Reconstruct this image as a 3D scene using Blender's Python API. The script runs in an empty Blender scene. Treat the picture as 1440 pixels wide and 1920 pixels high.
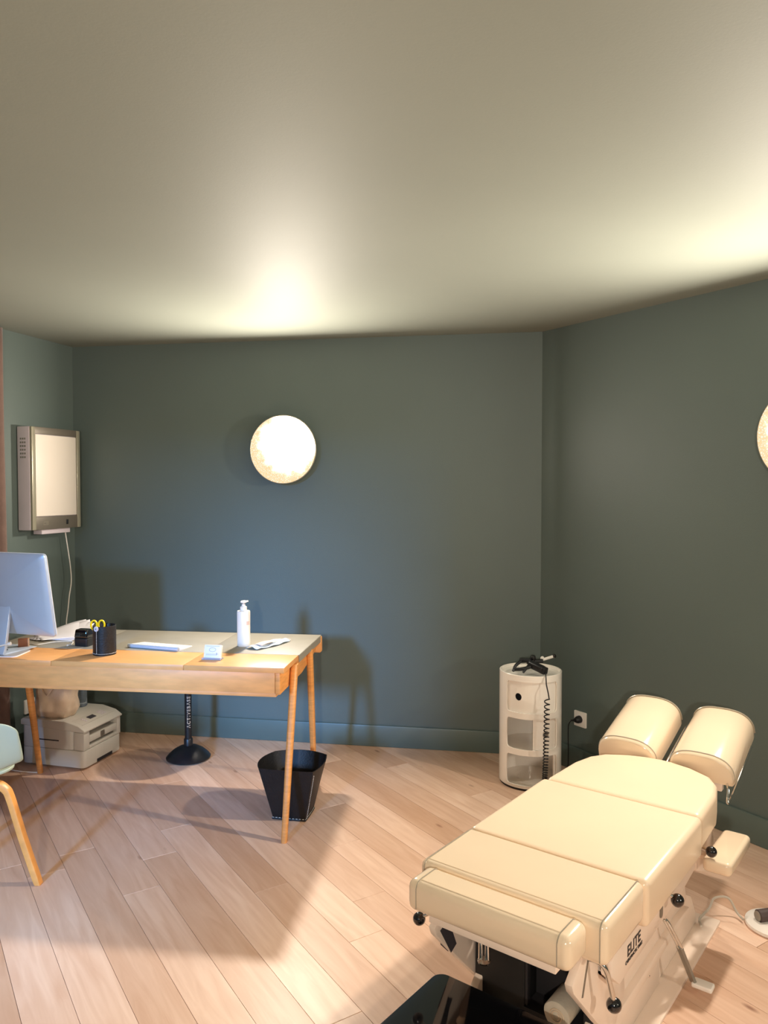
import bpy, bmesh, math, random
from mathutils import Vector, Matrix
C = bpy.context.scene.collection
sc = bpy.context.scene
R = math.radians
random.seed(7)

# ------------------------------------------------------------------ camera
F_PX, EYE, HORIZON = 1442.0, 1.54, 912.0
cam_d = bpy.data.cameras.new('camera'); cam = bpy.data.objects.new('camera', cam_d); C.objects.link(cam)
cam_d.sensor_fit = 'HORIZONTAL'; cam_d.sensor_width = 36.0; cam_d.lens = 36.0*F_PX/1440.0
cam_d.clip_start = .05
cam.location = (0, 0, EYE)
cam.rotation_euler = (math.pi/2 - math.atan((960-HORIZON)/F_PX), 0, 0)
sc.camera = cam
# ------------------------------------------------------------------ world, colour, lights
w = bpy.data.worlds.new('world'); sc.world = w; w.use_nodes = True
w.node_tree.nodes['Background'].inputs[0].default_value = (.45, .62, 1, 1)
w.node_tree.nodes['Background'].inputs[1].default_value = .6
vs = sc.view_settings
vs.view_transform = 'Standard'; vs.look = 'None'; vs.gamma = 1; vs.use_curve_mapping = False
vs.exposure = 1.15

def area(name, loc, target, sx, sy, power, col):
    l = bpy.data.lights.new(name, 'AREA'); l.shape = 'RECTANGLE'; l.size = sx; l.size_y = sy
    l.energy = power; l.color = col
    o = bpy.data.objects.new(name, l); C.objects.link(o); o.location = loc
    o.rotation_euler = (Vector(target)-Vector(loc)).to_track_quat('-Z', 'Y').to_euler()
    return o
# daylight through the rear window (behind the camera, to the left)
area('window_daylight', (-3.2, -6.4, 3.1), (-.8, 4.6, .5), 1.1, 1.1, 850, (.17, .46, 1.0))
LAMP_HOT = 8.0
LAMP_CORE = 1300.0         # radiance of the small bright core of each wall disc
vs.exposure = 1.1
LAMP_COL = (1.0, .90, .77, 1)

# ------------------------------------------------------------------ helpers
def lin(r, g, b):
    f = lambda c: (c/255/12.92) if c/255 <= .04045 else ((c/255+.055)/1.055)**2.4
    return (f(r), f(g), f(b), 1)
def mat(name, col, rough=.5, metal=0, var=0, scale=8, bump=0, bscale=60, coat=0, stretch=(1, 1, 1), spec=.5, trans=0, ior=1.45, sheen=0):
    m = bpy.data.materials.new(name); m.use_nodes = True
    nt = m.node_tree; b = nt.nodes['Principled BSDF']
    b.inputs['Base Color'].default_value = col; b.inputs['Roughness'].default_value = rough
    b.inputs['Metallic'].default_value = metal; b.inputs['Coat Weight'].default_value = coat
    b.inputs['Coat Roughness'].default_value = .08
    b.inputs['Specular IOR Level'].default_value = spec
    b.inputs['Transmission Weight'].default_value = trans; b.inputs['IOR'].default_value = ior
    b.inputs['Sheen Weight'].default_value = sheen
    tc = nt.nodes.new('ShaderNodeTexCoord'); mp = nt.nodes.new('ShaderNodeMapping')
    mp.inputs['Scale'].default_value = stretch
    nt.links.new(tc.outputs['Object'], mp.inputs[0])
    if var:
        n = nt.nodes.new('ShaderNodeTexNoise'); n.inputs['Scale'].default_value = scale; n.inputs['Detail'].default_value = 6
        nt.links.new(mp.outputs[0], n.inputs[0])
        r = nt.nodes.new('ShaderNodeValToRGB')
        r.color_ramp.elements[0].position = .3; r.color_ramp.elements[1].position = .7
        r.color_ramp.elements[0].color = tuple(c*(1-var) for c in col[:3])+(1,)
        r.color_ramp.elements[1].color = tuple(min(1, c*(1+var)) for c in col[:3])+(1,)
        nt.links.new(n.outputs[0], r.inputs[0]); nt.links.new(r.outputs[0], b.inputs['Base Color'])
    if bump:
        n = nt.nodes.new('ShaderNodeTexNoise'); n.inputs['Scale'].default_value = bscale; n.inputs['Detail'].default_value = 4
        nt.links.new(mp.outputs[0], n.inputs[0])
        bp = nt.nodes.new('ShaderNodeBump'); bp.inputs['Strength'].default_value = bump; bp.inputs['Distance'].default_value = .004
        nt.links.new(n.outputs[0], bp.inputs['Height']); nt.links.new(bp.outputs[0], b.inputs['Normal'])
    return m

class MB:
    def __init__(s): s.bm = bmesh.new()
    def _add(s, verts, faces):
        vs_ = [s.bm.verts.new(v) for v in verts]
        for f in faces:
            try: s.bm.faces.new([vs_[i] for i in f])
            except ValueError: pass
        return vs_
    def box(s, c, d, rot=None):
        hx, hy, hz = d[0]/2, d[1]/2, d[2]/2
        vv = [Vector((x, y, z)) for x in (-hx, hx) for y in (-hy, hy) for z in (-hz, hz)]
        M = rot if rot is not None else Matrix.Identity(3)
        s._add([M @ v + Vector(c) for v in vv], [(0, 1, 3, 2), (4, 6, 7, 5), (0, 4, 5, 1), (2, 3, 7, 6), (0, 2, 6, 4), (1, 5, 7, 3)])
        return s
    def bx(s, x0, x1, y0, y1, z0, z1): return s.box(((x0+x1)/2, (y0+y1)/2, (z0+z1)/2), (abs(x1-x0), abs(y1-y0), abs(z1-z0)))
    def loft(s, rings, cap=True, closed=False):
        n = len(rings[0]); vr = [[s.bm.verts.new(p) for p in r] for r in rings]
        k = len(vr)
        for i in range(k if closed else k-1):
            a, b = vr[i], vr[(i+1) % k]
            for j in range(n):
                try: s.bm.faces.new((a[j], a[(j+1) % n], b[(j+1) % n], b[j]))
                except ValueError: pass
        if cap and not closed:
            s.bm.faces.new(list(reversed(vr[0]))); s.bm.faces.new(vr[-1])
        return s
    def tube(s, pts, r, n=8, closed=False, sub=0, flat=None):
        pts = [Vector(p) for p in pts]
        if sub: pts = smooth_path(pts, sub, closed)
        rr = r if isinstance(r, (list, tuple)) else [r]*len(pts)
        if len(rr) != len(pts): rr = [rr[0]+(rr[-1]-rr[0])*i/(len(pts)-1) for i in range(len(pts))]
        up = None; rings = []
        for i, p in enumerate(pts):
            a = pts[i-1] if (i or closed) else p; b = pts[(i+1) % len(pts)] if (i < len(pts)-1 or closed) else p
            t = (b-a).normalized()
            if up is None:
                up = Vector((0, 0, 1)) if abs(t.z) < .9 else Vector((1, 0, 0))
            u = (up - t*up.dot(t))
            u = u.normalized() if u.length > 1e-6 else t.orthogonal().normalized()
            up = u; v = t.cross(u)
            fu, fv = flat if flat else (1, 1)
            rings.append([p + (u*math.cos(2*math.pi*k/n)*fu + v*math.sin(2*math.pi*k/n)*fv)*rr[i] for k in range(n)])
        return s.loft(rings, True, closed)
    def cyl(s, p, q, r, r2=None, n=20): return s.tube([p, q], [r, r if r2 is None else r2], n)
    def lathe(s, prof, n=32, c=(0, 0, 0), cap=True):
        rings = [[(c[0]+r*math.cos(2*math.pi*k/n), c[1]+r*math.sin(2*math.pi*k/n), c[2]+z) for k in range(n)] for r, z in prof]
        return s.loft(rings, cap)
    def ball(s, c, r, n=16):
        return s.lathe([(max(1e-4, r*math.sin(math.pi*i/n)), -r*math.cos(math.pi*i/n)) for i in range(n+1)], 20, c)
    def prism(s, poly, lo, hi, plane='xy', taper=None):
        f = {'xy': lambda a, b, c: (a, b, c), 'yz': lambda a, b, c: (c, a, b), 'xz': lambda a, b, c: (a, c, b)}[plane]
        s.loft([[f(a, b, lo) for a, b in poly], [f(a, b, hi) for a, b in (taper or poly)]])
        return s
    def grid(s, fn, nu, nv, wrap=False):
        vv = [[s.bm.verts.new(fn(i/nu, j/nv)) for j in range(nv+1)] for i in range(nu if wrap else nu+1)]
        for i in range(nu):
            for j in range(nv):
                a = vv[i]; b = vv[(i+1) % len(vv)]
                s.bm.faces.new((a[j], b[j], b[j+1], a[j+1]))
        return s
    def build(s, name, material, parent=None, bevel=0, seg=3, M=None, smooth=True, solid=0, subsurf=0, sharp=38):
        bm = s.bm
        bmesh.ops.recalc_face_normals(bm, faces=bm.faces)
        if bevel:
            es = [e for e in bm.edges if len(e.link_faces) == 2 and e.calc_face_angle(0) > R(28)]
            bmesh.ops.bevel(bm, geom=es, offset=bevel, segments=seg, profile=.5, affect='EDGES', clamp_overlap=True)
        if M is not None: bmesh.ops.transform(bm, matrix=M, verts=bm.verts)
        me = bpy.data.meshes.new(name); bm.to_mesh(me); bm.free()
        if smooth:
            me.polygons.foreach_set('use_smooth', [True]*len(me.polygons))
            me.set_sharp_from_angle(angle=R(sharp))
        me.materials.append(material)
        o = bpy.data.objects.new(name, me); C.objects.link(o)
        if parent is not None: o.parent = parent
        if solid:
            md = o.modifiers.new('solid', 'SOLIDIFY'); md.thickness = solid; md.offset = 0
        if subsurf:
            md = o.modifiers.new('sub', 'SUBSURF'); md.levels = subsurf; md.render_levels = subsurf
        return o

def smooth_path(pts, k, closed=False):
    out = []; n = len(pts)
    for i in range(n if closed else n-1):
        p1, p2 = pts[i], pts[(i+1) % n]
        p0 = pts[i-1] if (i or closed) else p1; p3 = pts[(i+2) % n] if (i+2 < n or closed) else p2
        for j in range(k):
            t = j/k
            out.append(.5*((2*p1)+(p2-p0)*t+(2*p0-5*p1+4*p2-p3)*t*t+(3*p1-p0-3*p2+p3)*t**3))
    if not closed: out.append(pts[-1])
    return out
def tag(o, label, cat, group=None):
    o['label'] = label; o['category'] = cat
    if group: o['group'] = group
    return o
def thing(name, label, cat, loc=(0, 0, 0), rz=0, group=None):
    o = bpy.data.objects.new(name, None); C.objects.link(o); o.location = loc; o.rotation_euler = (0, 0, rz)
    o.empty_display_size = .1
    return tag(o, label, cat, group)
def struct(o): o['kind'] = 'structure'; return o
def copy_tree(o, parent=None):
    c = o.copy(); C.objects.link(c)
    if parent is not None: c.parent = parent
    for ch in list(o.children): copy_tree(ch, c)
    return c
def rrect(x0, x1, y0, y1, r, n=5):
    out = []
    for cx, cy, a0 in ((x1-r, y1-r, 0), (x0+r, y1-r, 90), (x0+r, y0+r, 180), (x1-r, y0+r, 270)):
        for i in range(n+1):
            a = R(a0+90*i/n); out.append((cx+r*math.cos(a), cy+r*math.sin(a)))
    return out
def text_mesh(name, s, size, material, parent, M, extrude=.0004, offset=0, space=1, warp=None):
    cu = bpy.data.curves.new(name, 'FONT'); cu.body = s; cu.size = size; cu.extrude = extrude; cu.offset = offset
    cu.space_character = space; cu.align_x = 'CENTER'; cu.align_y = 'CENTER'; cu.resolution_u = 3
    t = bpy.data.objects.new(name+'_tmp', cu); C.objects.link(t)
    bpy.context.view_layer.update()
    dg = bpy.context.evaluated_depsgraph_get()
    me = bpy.data.meshes.new_from_object(t.evaluated_get(dg))
    bpy.data.objects.remove(t)
    me.name = name
    for v in me.vertices:
        co = v.co.copy()
        if warp: co = Vector(warp(co))
        v.co = M @ co
    me.materials.clear(); me.materials.append(material)
    o = bpy.data.objects.new(name, me); C.objects.link(o); o.parent = parent
    return o

# ------------------------------------------------------------------ materials
M_wall = mat('wall_paint', lin(95, 107, 102), .48, var=.04, scale=1.5, bump=.12, bscale=220)
M_ceil = mat('ceiling_paint', lin(138, 142, 132), .62, var=.03, scale=1.2, bump=.05, bscale=160, spec=.12)
M_base = mat('skirting_paint', lin(94, 108, 102), .35, var=.03, scale=3)
M_oak = mat('oak', lin(226, 156, 86), .45, var=.13, scale=5, stretch=(3, 3, 22), bump=.05, bscale=30)
M_oak_top = mat('oak_top', lin(230, 166, 102), .42, var=.11, scale=4, stretch=(2.2, 30, 10), bump=.05, bscale=30)
M_oak_chair = mat('oak_chair', lin(232, 160, 84), .4, var=.10, scale=5, stretch=(5, 5, 5))
M_pad = mat('desk_linoleum', lin(152, 145, 130), .55, var=.04, scale=12)
M_cream = mat('cream_vinyl', lin(238, 214, 184), .20, var=.015, scale=6, bump=.10, bscale=9, coat=.5)
M_cream2 = mat('cream_vinyl_flat', lin(238, 212, 182), .32, var=.015, scale=6, bump=.08, bscale=12, coat=.15)
M_pipe = mat('silver_piping', lin(176, 164, 146), .2, metal=.25, bump=.2, bscale=200)
M_chrome = mat('chrome', (.75, .74, .72, 1), .15, metal=1, var=.03, scale=20)
M_steelw = mat('cream_enamel', lin(242, 222, 204), .35, var=.02, scale=9)
M_steelg = mat('grey_steel', lin(150, 145, 135), .35, metal=.6, var=.05, scale=20)
M_blackg = mat('black_gloss', (.006, .005, .006, 1), .08, coat=1, var=.1, scale=10)
M_blackp = mat('black_plastic', (.012, .012, .013, 1), .38, var=.2, scale=30, bump=.05)
M_blackm = mat('black_metal', (.010, .010, .010, 1), .5, var=.2, scale=12)
M_leather = mat('black_leather', (.006, .0055, .006, 1), .5, var=.3, scale=25, bump=.35, bscale=120)
M_white = mat('white_plastic', lin(240, 232, 222), .35, var=.015, scale=14)
M_whitec = mat('white_abs', lin(252, 244, 232), .22, var=.012, scale=6, coat=.3)
M_grey = mat('silver_frame', lin(122, 114, 102), .38, metal=.35, var=.03, scale=30, stretch=(30, 1, 1))
M_sgrey = mat('silver_profile', lin(176, 170, 148), .28, metal=.4, var=.03, scale=30)
M_opal = mat('opal_panel', lin(238, 226, 212), .3, var=.01, scale=4)
M_lav = mat('box_side', lin(214, 202, 206), .45, var=.02, scale=10)
M_alu = mat('aluminium', lin(192, 204, 220), .42, metal=.35, var=.02, scale=8)
M_logo = mat('dark_logo', lin(14, 36, 42), .12, coat=1, var=.1)
M_paper = mat('paper', lin(238, 234, 238), .7, var=.015, scale=9)
M_print = mat('print_ink', lin(90, 90, 120), .7, var=.1)
M_black_ink = mat('black_ink', (.01, .008, .012, 1), .5, var=.1)
M_cream_ink = mat('letter_ink', lin(205, 188, 165), .5, var=.05)
M_printer = mat('printer_shell', lin(205, 200, 188), .5, var=.02, scale=14, bump=.05, bscale=300)
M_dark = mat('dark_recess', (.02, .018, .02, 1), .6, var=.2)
M_canvas = mat('canvas', lin(214, 190, 162), .85, var=.07, scale=20, bump=.25, bscale=60, sheen=.2)
M_yellow = mat('yellow_plastic', lin(245, 205, 10), .35, var=.05)
M_thread = mat('white_thread', lin(225, 220, 210), .7, var=.04)
M_mint = mat('mint_shell', lin(166, 178, 160), .4, var=.02, scale=6)
M_curtain = mat('brown_curtain', lin(108, 84, 74), .85, var=.12, scale=14, bump=.3, bscale=90, sheen=.3)
M_wood_d = mat('dark_walnut', lin(120, 68, 40), .5, var=.2, scale=30, stretch=(1, 1, 8))
M_wood_l = mat('pale_sapwood', lin(196, 150, 110), .5, var=.1, scale=30)
M_mask = mat('pale_blue_tissue', lin(215, 230, 240), .7, var=.03, bump=.2, bscale=50)
M_skinp = mat('beige_tape', lin(226, 196, 178), .6, var=.05)
M_bottle = mat('clear_blue_pet', (.75, .85, 1, 1), .08, trans=.9, ior=1.3, var=.02)
M_screen = mat('lcd', lin(70, 66, 70), .2, var=.1)
M_glass = mat('black_glass', (.004, .004, .005, 1), .045, coat=1, var=.1)
M_rim = mat('dark_rim', lin(52, 48, 48), .25, metal=.3, var=.1)
M_taupe = mat('taupe_grip', lin(84, 70, 66), .55, var=.1, bump=.2)
M_towel = mat('paper_roll', lin(200, 190, 172), .8, var=.08, scale=30, bump=.4)
M_brass = mat('dark_brass', lin(120, 100, 60), .35, metal=.8, var=.1)
M_cable = mat('grey_cable', lin(190, 180, 165), .45, var=.03)

def plank_material():
    m = bpy.data.materials.new('oak_plank'); m.use_nodes = True; nt = m.node_tree; N = nt.nodes.new; L = nt.links.new
    b = nt.nodes['Principled BSDF']; b.inputs['Roughness'].default_value = .42
    tc = N('ShaderNodeTexCoord'); oi = N('ShaderNodeObjectInfo')
    off = N('ShaderNodeCombineXYZ'); mu = N('ShaderNodeMath'); mu.operation = 'MULTIPLY'; mu.inputs[1].default_value = 57
    L(oi.outputs['Random'], mu.inputs[0]); L(mu.outputs[0], off.inputs[0]); L(mu.outputs[0], off.inputs[2])
    add = N('ShaderNodeVectorMath'); add.operation = 'ADD'; L(tc.outputs['Object'], add.inputs[0]); L(off.outputs[0], add.inputs[1])
    mp = N('ShaderNodeMapping'); mp.inputs['Scale'].default_value = (1.3, 13, 1); L(add.outputs[0], mp.inputs[0])
    n1 = N('ShaderNodeTexNoise'); n1.inputs['Scale'].default_value = 2.2; n1.inputs['Detail'].default_value = 7; n1.inputs['Distortion'].default_value = .9
    L(mp.outputs[0], n1.inputs[0])
    r1 = N('ShaderNodeValToRGB'); e = r1.color_ramp.elements
    e[0].position = .28; e[0].color = lin(226, 190, 166); e[1].position = .70; e[1].color = lin(245, 216, 196)
    L(n1.outputs[0], r1.inputs[0])
    # per plank tone
    r2 = N('ShaderNodeValToRGB'); e = r2.color_ramp.elements
    e[0].color = lin(222, 206, 190); e[1].color = lin(255, 250, 244); L(oi.outputs['Random'], r2.inputs[0])
    mx = N('ShaderNodeMix'); mx.data_type = 'RGBA'; mx.blend_type = 'MULTIPLY'; mx.inputs[0].default_value = 1
    L(r1.outputs[0], mx.inputs[6]); L(r2.outputs[0], mx.inputs[7])
    # knots
    mp2 = N('ShaderNodeMapping'); mp2.inputs['Scale'].default_value = (2.0, 5.5, 1); L(add.outputs[0], mp2.inputs[0])
    vo = N('ShaderNodeTexVoronoi'); vo.inputs['Scale'].default_value = 1.3; L(mp2.outputs[0], vo.inputs[0])
    r3 = N('ShaderNodeValToRGB'); e = r3.color_ramp.elements
    e[0].position = .02; e[0].color = lin(150, 105, 75); e[1].position = .085; e[1].color = (1, 1, 1, 1); L(vo.outputs['Distance'], r3.inputs[0])
    mx2 = N('ShaderNodeMix'); mx2.data_type = 'RGBA'; mx2.blend_type = 'MULTIPLY'; mx2.inputs[0].default_value = .75
    L(mx.outputs[2], mx2.inputs[6]); L(r3.outputs[0], mx2.inputs[7]); L(mx2.outputs[2], b.inputs['Base Color'])
    bp = N('ShaderNodeBump'); bp.inputs['Strength'].default_value = .12; bp.inputs['Distance'].default_value = .002
    L(n1.outputs[0], bp.inputs['Height']); L(bp.outputs[0], b.inputs['Normal'])
    return m
M_plank = plank_material()

def lamp_material():
    m = bpy.data.materials.new('lit_textured_glass'); m.use_nodes = True; nt = m.node_tree; N = nt.nodes.new; L = nt.links.new
    nt.nodes.remove(nt.nodes['Principled BSDF']); out = nt.nodes['Material Output']
    em = N('ShaderNodeEmission'); L(em.outputs[0], out.inputs[0])
    tc = N('ShaderNodeTexCoord')
    d = N('ShaderNodeVectorMath'); d.operation = 'DISTANCE'; d.inputs[1].default_value = (.035, 0, .035); L(tc.outputs['Object'], d.inputs[0])
    n = N('ShaderNodeTexNoise'); n.inputs['Scale'].default_value = 22; n.inputs['Detail'].default_value = 3; L(tc.outputs['Object'], n.inputs[0])
    a = N('ShaderNodeMath'); a.operation = 'MULTIPLY_ADD'; a.inputs[1].default_value = .09; L(n.outputs[0], a.inputs[0]); L(d.outputs['Value'], a.inputs[2])
    hot = N('ShaderNodeMapRange'); hot.interpolation_type = 'SMOOTHSTEP'
    hot.inputs['From Min'].default_value = .275; hot.inputs['From Max'].default_value = .17
    hot.inputs['To Min'].default_value = 0; hot.inputs['To Max'].default_value = 1; L(a.outputs[0], hot.inputs[0])
    vo = N('ShaderNodeTexVoronoi'); vo.inputs['Scale'].default_value = 95; vo.feature = 'DISTANCE_TO_EDGE'; L(tc.outputs['Object'], vo.inputs[0])
    rp = N('ShaderNodeValToRGB'); e = rp.color_ramp.elements
    e[0].position = .03; e[0].color = (1.0, .62, .32, 1); e[1].position = .35; e[1].color = (1, .86, .68, 1); L(vo.outputs['Distance'], rp.inputs[0])
    mx = N('ShaderNodeMix'); mx.data_type = 'RGBA'; L(hot.outputs[0], mx.inputs[0]); L(rp.outputs[0], mx.inputs[6]); mx.inputs[7].default_value = LAMP_COL
    L(mx.outputs[2], em.inputs[0])
    pw = N('ShaderNodeMath'); pw.operation = 'POWER'; pw.inputs[1].default_value = 2; L(hot.outputs[0], pw.inputs[0])
    st = N('ShaderNodeMath'); st.operation = 'MULTIPLY_ADD'; st.inputs[1].default_value = LAMP_HOT; st.inputs[2].default_value = .55
    L(pw.outputs[0], st.inputs[0]); L(st.outputs[0], em.inputs[1])
    return m
M_lamp = lamp_material()
M_core = bpy.data.materials.new('lit_core'); M_core.use_nodes = True
_n = M_core.node_tree; _n.nodes.remove(_n.nodes['Principled BSDF']); _e = _n.nodes.new('ShaderNodeEmission')
_e.inputs[0].default_value = LAMP_COL; _e.inputs[1].default_value = LAMP_CORE; _n.links.new(_e.outputs[0], _n.nodes['Material Output'].inputs[0])

# ------------------------------------------------------------------ room shell
CEIL = 2.41
A = Vector((-1.949, 4.838)); B = Vector((.892, 4.359))
rdir = Vector((.545, -.839)).normalized(); ldir = Vector((-.279, -.96)).normalized()
YR = -1.4
Cc = B + rdir*4.6
D = Vector((Cc.x, YR)); E_ = A + ldir*((A.y-YR)/-ldir.y)
poly = [A, E_, D, Cc, B]            # counter-clockwise
def wall(name, p, q, inward, z0=0, z1=CEIL, t=.12, material=None):
    d = (q-p).normalized(); nrm = inward.normalized()
    p2, q2 = p - d*0.0, q + d*0.0
    pts = [p2, q2, q2-nrm*t, p2-nrm*t]
    return struct(MB().prism([tuple(v) for v in pts], z0, z1).build(name, material or M_wall, smooth=False))
def inn(p, q):
    d = (q-p); n = Vector((-d.y, d.x)).normalized(); c = (A+B+D+E_)/4
    return n if (c-p).dot(n) > 0 else -n
nb, nr, nl = inn(A, B), inn(B, Cc), inn(A, E_)
wall('wall_back', A, B, nb); wall('wall_right', B, Cc, nr); wall('wall_left', A, E_, nl)
wall('wall_side', Cc, D, inn(Cc, D))
# rear wall with its window opening, behind the camera
def rear(name, x0, x1, z0, z1): struct(MB().bx(x0, x1, YR-.12, YR, z0, z1).build(name, M_wall, smooth=False))
rear('wall_rear', -1.80, D.x, 0, CEIL); rear('wall_rear_left', E_.x, -2.42, 0, CEIL)
rear('wall_rear_sill', -2.42, -1.80, 0, .90); rear('wall_rear_lintel', -2.42, -1.80, 2.30, CEIL)
wf = MB()
for a, b, c, d in ((-2.42, -1.80, .90, .94), (-2.42, -1.80, 2.26, 2.30), (-2.42, -2.38, .94, 2.26), (-1.84, -1.80, .94, 2.26)): wf.bx(a, b, YR-.10, YR-.04, c, d)
wf = struct(wf.build('window_1', M_white, smooth=False))

def expand(pl, t):
    c = Vector((sum(p.x for p in pl)/len(pl), sum(p.y for p in pl)/len(pl)))
    return [tuple(p + (p-c).normalized()*t) for p in pl]
struct(MB().prism(expand(poly, .16), CEIL, CEIL+.12).build('ceiling', M_ceil, smooth=False))
floor = struct(MB().prism(expand(poly, .16), -.12, -.012).build('floor', mat('subfloor', lin(90, 66, 45), .8, var=.1), smooth=False))

def clip(pl, p, n):       # keep the side where (x-p).n >= 0
    out = []
    for i in range(len(pl)):
        a, b = pl[i], pl[(i+1) % len(pl)]; da, db = (a-p).dot(n), (b-p).dot(n)
        if da >= 0: out.append(a)
        if da*db < 0: out.append(a+(b-a)*(da/(da-db)))
    return out
e1 = Vector((-rdir.x, -rdir.y)); e2 = Vector((-nr.x, -nr.y)); PW = .141
edges = [(poly[i], inn(poly[i], poly[(i+1) % 5])) for i in range(5)]
ang = math.atan2(e1.y, e1.x)
rnd = random.Random(11); plank_n = 0
for row in range(-70, 6):
    # rows counted from the right wall, boards laid parallel to it
    o_perp = row*PW; s0 = -2.4 - rnd.uniform(0, 1.6)
    while s0 < 9.5:
        Lp = rnd.choice((1.25, 1.5, 1.75, 1.95)) ; g = .0007
        a0, a1 = s0+g, s0+Lp-g; s0 += Lp
        q = [Cc + e1*a + e2*b for a, b in ((a0, o_perp+g), (a1, o_perp+g), (a1, o_perp+PW-g), (a0, o_perp+PW-g))]
        for p, n in edges: q = clip(q, p, n) if len(q) > 2 else []
        if len(q) < 3: continue
        c = sum(q, Vector((0, 0)))/len(q)
        rel = [Vector(((v-c).dot(e1), (v-c).dot(Vector((-e1.y, e1.x))))) for v in q]
        top = []
        for v in rel: top.append(v*(1-.0008/max(v.length, .05)))
        ar = abs(sum(rel[i].x*rel[(i+1) % len(rel)].y-rel[(i+1) % len(rel)].x*rel[i].y for i in range(len(rel))))/2
        if ar < .0006: continue
        mb = MB()
        mb.loft([[(v.x, v.y, -.012) for v in rel], [(v.x, v.y, -.0008) for v in rel], [(v.x, v.y, 0) for v in top]])
        o = mb.build('plank', M_plank, floor, smooth=False)
        o.location = (c.x, c.y, 0); o.rotation_euler = (0, 0, ang); plank_n += 1
print('planks', plank_n)

def skirting(name, p, q, n, t=.014, h=.127):
    pts = [p, q, q+n*t, p+n*t]
    return struct(MB().prism([tuple(v) for v in pts], 0, h).build(name, M_base, bevel=.005, seg=2))
skirting('baseboard_back', A+(B-A).normalized()*.015, B, nb)
skirting('baseboard_right', B, Cc-rdir*.02, nr)
skirting('baseboard_left', A, E_-ldir*.02, nl)

def on_wall(P0, d, n, s, off, z): p = P0 + d*s + n*off; return Vector((p.x, p.y, z))
def rot_for(n): return math.atan2(n.y, n.x)+math.pi/2          # local -Y looks along n (into the room)

# ------------------------------------------------------------------ wall disc lamps
def disc_lamp(label, loc, n, group='round disc wall lamps'):
    t = thing('wall_lamp', label, 'wall lamp', loc, rot_for(n), group)
    # local: wall plane y=0, room towards -y
    Mx = Matrix.Rotation(R(90), 4, 'X')                       # lathe axis z -> -y
    MB().lathe([(.001, 0), (.075, 0), (.078, .004), (.075, .012), (.03, .016), (.001, .016)]).build('wall_plate', M_sgrey, t, M=Mx)
    MB().cyl((0, -.012, 0), (0, -.072, 0), .016).build('stem', M_sgrey, t)
    MB().lathe([(.001, .060), (.06, .060), (.19, .066), (.201, .072), (.203, .078), (.200, .083), (.190, .080), (.001, .078)], 64).build('disc_rim', M_sgrey, t, M=Mx)
    MB().lathe([(.198, .0835), (.190, .086), (.15, .0905), (.10, .0935), (.05, .095), (.001, .0955)], 64).build('glowing_glass', M_lamp, t, M=Mx)
    MB().lathe([(.001, .0965), (.045, .0960)], 32, (.03, 0, 0), cap=False).build('glowing_core', M_core, t, M=Matrix.Rotation(R(-90), 4, 'Y') @ Matrix.Rotation(R(90), 4, 'Y') @ Mx)
    return t
bdir = (B-A).normalized()
disc_lamp('round glowing disc wall lamp on the back wall above the desk', on_wall(A, bdir, nb, 1.388, .001, 1.757), nb)
disc_lamp('round glowing disc wall lamp on the right wall, cut by the frame edge', on_wall(B, rdir, nr, 1.53, .001, 1.747), nr)
disc_lamp('round glowing disc wall lamp on the rear wall, behind the camera', Vector((-.2, YR+.001, 1.75)), Vector((0, 1)))
disc_lamp('round glowing disc wall lamp further along, behind the camera', Vector((3.399-.0, -.35, 1.75)), Vector((-1, 0)))

# ------------------------------------------------------------------ film viewer light box on the left wall
lb = thing('light_box', 'wall-mounted light box with blank cream panel and grey frame', 'light box', on_wall(A, ldir, nl, .487, .001, 1.29), rot_for(nl))
# local x: along wall. rot_for makes local -y = nl ; local +x points back towards the corner
W_, Hh, Tt = .414, .59, .10
MB().bx(.0, .040+.374, -Tt+.012, -.004, 0, Hh).build('housing', M_lav, lb, bevel=.004)
MB().bx(.025, W_-.02, -Tt, -Tt+.014, 0, .075).build('lower_bar', M_grey, lb, bevel=.002)
MB().bx(.025, W_-.02, -Tt, -Tt+.014, Hh-.04, Hh).build('upper_bar', M_grey, lb, bevel=.002)
for x in (.0, W_-.03):
    MB().bx(x+.002, x+.030, -Tt-.003, -Tt+.013, .001, Hh-.001).build('side_rail', M_sgrey, lb, bevel=.003)
MB().bx(.034, W_-.034, -Tt-.001, -Tt+.012, .078, Hh-.043).build('viewing_panel', M_opal, lb, bevel=.003)
MB().bx(.10, W_-.07, -Tt+.02, -.02, -.028, 0).build('bottom_tray', M_lav, lb, bevel=.003)
MB().bx(.285, .300, -Tt-.004, -Tt+.002, .024, .052).build('rocker_switch', M_blackp, lb, bevel=.001)
pl = MB()
for a, b, c, d in ((.09, .13, .045, .0465), (.09, .13, .028, .0295), (.09, .0915, .028, .0465), (.1285, .13, .028, .0465), (.112, .125, .036, .038)): pl.bx(a, b, -Tt-.0008, -Tt+.001, c, d)
pl.build('maker_plate', M_sgrey, lb)
for i in range(6):
    for j in (0, 1, 2):
        MB().bx(-.0012, .001, -.062+j*.014, -.053+j*.014, Hh-.065-i*.021-.010, Hh-.065-i*.021).build('vent_slot', M_steelg, lb)
cord = [(.335, -.05, -.02), (.345, -.055, -.10), (.362, -.06, -.22), (.372, -.06, -.33), (.352, -.06, -.42), (.345, -.055, -.50), (.335, -.05, -.58), (.345, -.045, -.66), (.34, -.04, -.8)]
MB().tube(cord, .0036, 8, sub=6).build('power_cord', M_white, lb)

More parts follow.
